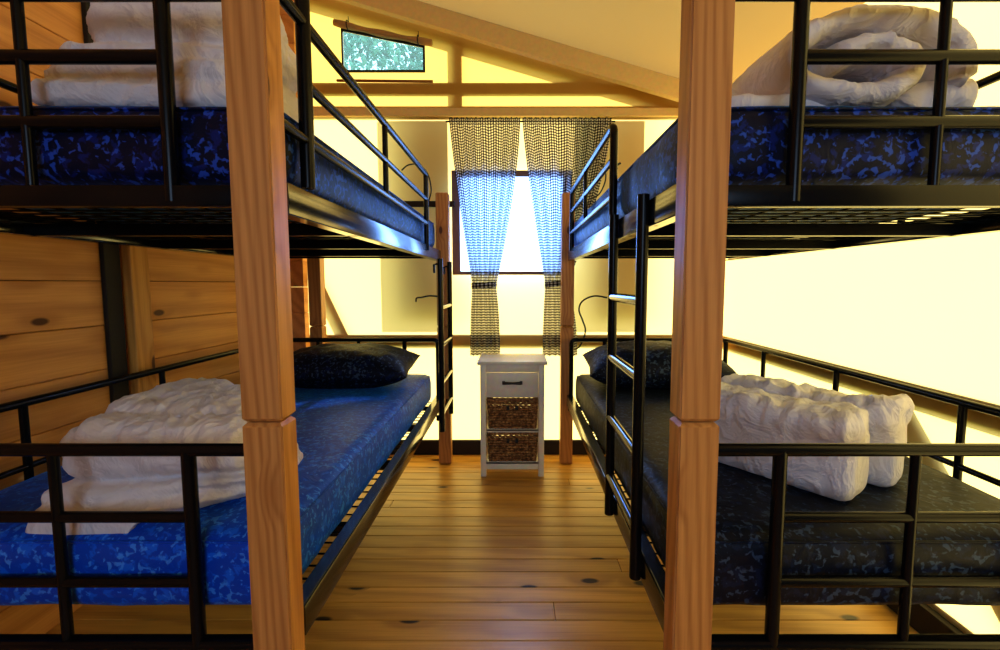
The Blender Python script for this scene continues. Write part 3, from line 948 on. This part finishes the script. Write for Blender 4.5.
cable('phone_cable', 'short black cable hanging behind the left ladder', 'cable',
      [(-.66, 3.0, 1.115), (-.655, 3.0, 1.14), (-.62, 3.0, 1.145), (-.57, 3.0, 1.155), (-.50, 3.0, 1.15)], .0055)
cable('power_cable', 'black cable curling on the back wall right of the window behind the guard rail', 'cable',
      [(.50, 3.06, 1.80), (.56, 3.05, 1.83), (.60, 3.05, 1.92), (.595, 3.06, 2.0), (.57, 3.1, 2.04)], .0045)
wh = thing('wall_hook', 'small black hook on the back wall right of the curtain', 'hook', (.70, YB - .003, 2.05))
b = bmesh.new()
tube(b, [(-.03, -.012, .02), (0, -.014, 0), (.028, -.02, .015)], .008, 8); tube(b, [(0, 0, 0), (0, -.02, -.005), (.0, -.03, -.03)], .008, 8)
obj('hook_body', b, M['cable'], wh, 'all')
b = bmesh.new(); tube(b, [(.10, 2.2, roofz(.10) - .02), (.13, 2.205, roofz(.13) - .10), (.11, 2.2, roofz(.13) - .20)], .0025, 6)
tag(obj('cord', b, M['dark'], None, 'all'), 'thin string hanging from the canvas ceiling', 'string')

# ------------------------------------------------------------------ outdoors
def m_ground():
    m = NT('grass_ground')
    tc = m.n('ShaderNodeTexCoord')
    nz = m.n('ShaderNodeTexNoise', {'Vector': tc.outputs['Object'], 'Scale': 2, 'Detail': 6})
    col = m.ramp(nz.outputs[0], [(.3, hx(80, 100, 50)), (.7, hx(150, 150, 100))])
    p = m.n('ShaderNodeBsdfPrincipled', {'Base Color': col, 'Roughness': .9}); m.l(p.outputs[0], m.out.inputs[0]); return m.m
bm = bmesh.new(); v = [bm.verts.new(p) for p in ((-40, -30, -.35), (40, -30, -.35), (40, 40, -.35), (-40, 40, -.35))]; bm.faces.new(v)
o = struct('ground', bm, m_ground())
def m_leaf():
    m = NT('leaf')
    geo = m.n('ShaderNodeNewGeometry')
    col = m.ramp(geo.outputs['Random Per Island'], [(0, hx(40, 100, 90)), (.5, hx(76, 146, 128)), (1, hx(140, 196, 180))])
    d = m.n('ShaderNodeBsdfDiffuse', {'Color': col}); t_ = m.n('ShaderNodeBsdfTranslucent', {'Color': col})
    mx = m.n('ShaderNodeMixShader', {0: .4, 1: d.outputs[0], 2: t_.outputs[0]}); m.l(mx.outputs[0], m.out.inputs[0]); return m.m
tr = thing('tree', 'green leafy tree outside, seen through the small gable window', 'tree', (-2.6, 8.5, -.35))
b = bmesh.new(); tube(b, [(0, 0, 0), (.05, 0, 1.5), (-.05, .05, 3.2), (.1, 0, 4.8)], [.2, .16, .12, .07], 10); obj('trunk', b, M['outwood'], tr, 'all')
b = bmesh.new()
rn = random.Random(3)
cl = [(rn.uniform(-1.5, 1.5), rn.uniform(-1.2, 1.2), 5.0 + rn.uniform(-1.6, 1.6), rn.uniform(.5, .85)) for _ in range(26)]
for i in range(9000):
    c = cl[i % len(cl)]
    d = Vector((rn.gauss(0, 1), rn.gauss(0, 1), rn.gauss(0, 1))).normalized() * c[3] * rn.random() ** .4
    p = Vector(c[:3]) + d
    u = Vector((rn.gauss(0, 1), rn.gauss(0, 1), rn.gauss(0, 1))).normalized(); w_ = u.orthogonal().normalized()
    s = rn.uniform(.05, .09)
    b.faces.new([b.verts.new(p + u * s), b.verts.new(p + w_ * s * .5), b.verts.new(p - u * s), b.verts.new(p - w_ * s * .5)])
obj('foliage', b, m_leaf(), tr)['kind'] = 'stuff'

# ------------------------------------------------------------------ light
def sun(name, direction, e, col, ang):
    l = bpy.data.lights.new(name, 'SUN'); l.energy = e; l.color = col; l.angle = math.radians(ang)
    o = bpy.data.objects.new(name, l); COL.objects.link(o)
    o.rotation_euler = Vector(direction).to_track_quat('-Z', 'Y').to_euler(); return o
def area(name, loc, target, sx, sy, e, col):
    l = bpy.data.lights.new(name, 'AREA'); l.shape = 'RECTANGLE'; l.size = sx; l.size_y = sy; l.energy = e; l.color = col
    o = bpy.data.objects.new(name, l); COL.objects.link(o); o.location = loc
    o.rotation_euler = (Vector(target) - Vector(loc)).to_track_quat('-Z', 'Y').to_euler(); return o
sun('sun', (-.62, -.62, -.48), 13.0, (1, .95, .88), .6)
area('front_fill', (.0, -2.2, 1.7), (0, 1.2, 1.0), 1.6, 1.2, 30, (.52, .72, 1))  # cool fill added behind the camera; no lamp stands there
area('window_sky_fill', (-.02, 3.27, 1.66), (-.02, 2.6, 1.6), .70, .62, 17, (.28, .5, 1))  # area light added outside the pane to boost the blue sky light

w = bpy.data.worlds.new('World'); SC.world = w; w.use_nodes = True
nt = w.node_tree; nt.nodes.clear()
wo = nt.nodes.new('ShaderNodeOutputWorld'); bg = nt.nodes.new('ShaderNodeBackground')
bg.inputs[0].default_value = (.78, .88, 1, 1); bg.inputs[1].default_value = 2.3
nt.links.new(bg.outputs[0], wo.inputs[0])

cam = bpy.data.cameras.new('camera'); co = bpy.data.objects.new('camera', cam); COL.objects.link(co)
cam.sensor_width = 36; cam.lens = 450 / 1000 * 36
cam.shift_x = -.015; cam.shift_y = -.005
co.location = (0, 0, 1.235); co.rotation_euler = (math.radians(90 - 4.6), 0, 0)
SC.camera = co
cam.clip_start = .02

SC.cycles.use_denoising = True
try: SC.cycles.denoiser = 'OPENIMAGEDENOISE'
except Exception: pass
SC.cycles.max_bounces = 10; SC.cycles.diffuse_bounces = 6; SC.cycles.transparent_max_bounces = 24
SC.cycles.sample_clamp_indirect = 6
SC.view_settings.view_transform = 'Standard'
SC.view_settings.look = 'Medium High Contrast'
SC.view_settings.exposure = .14
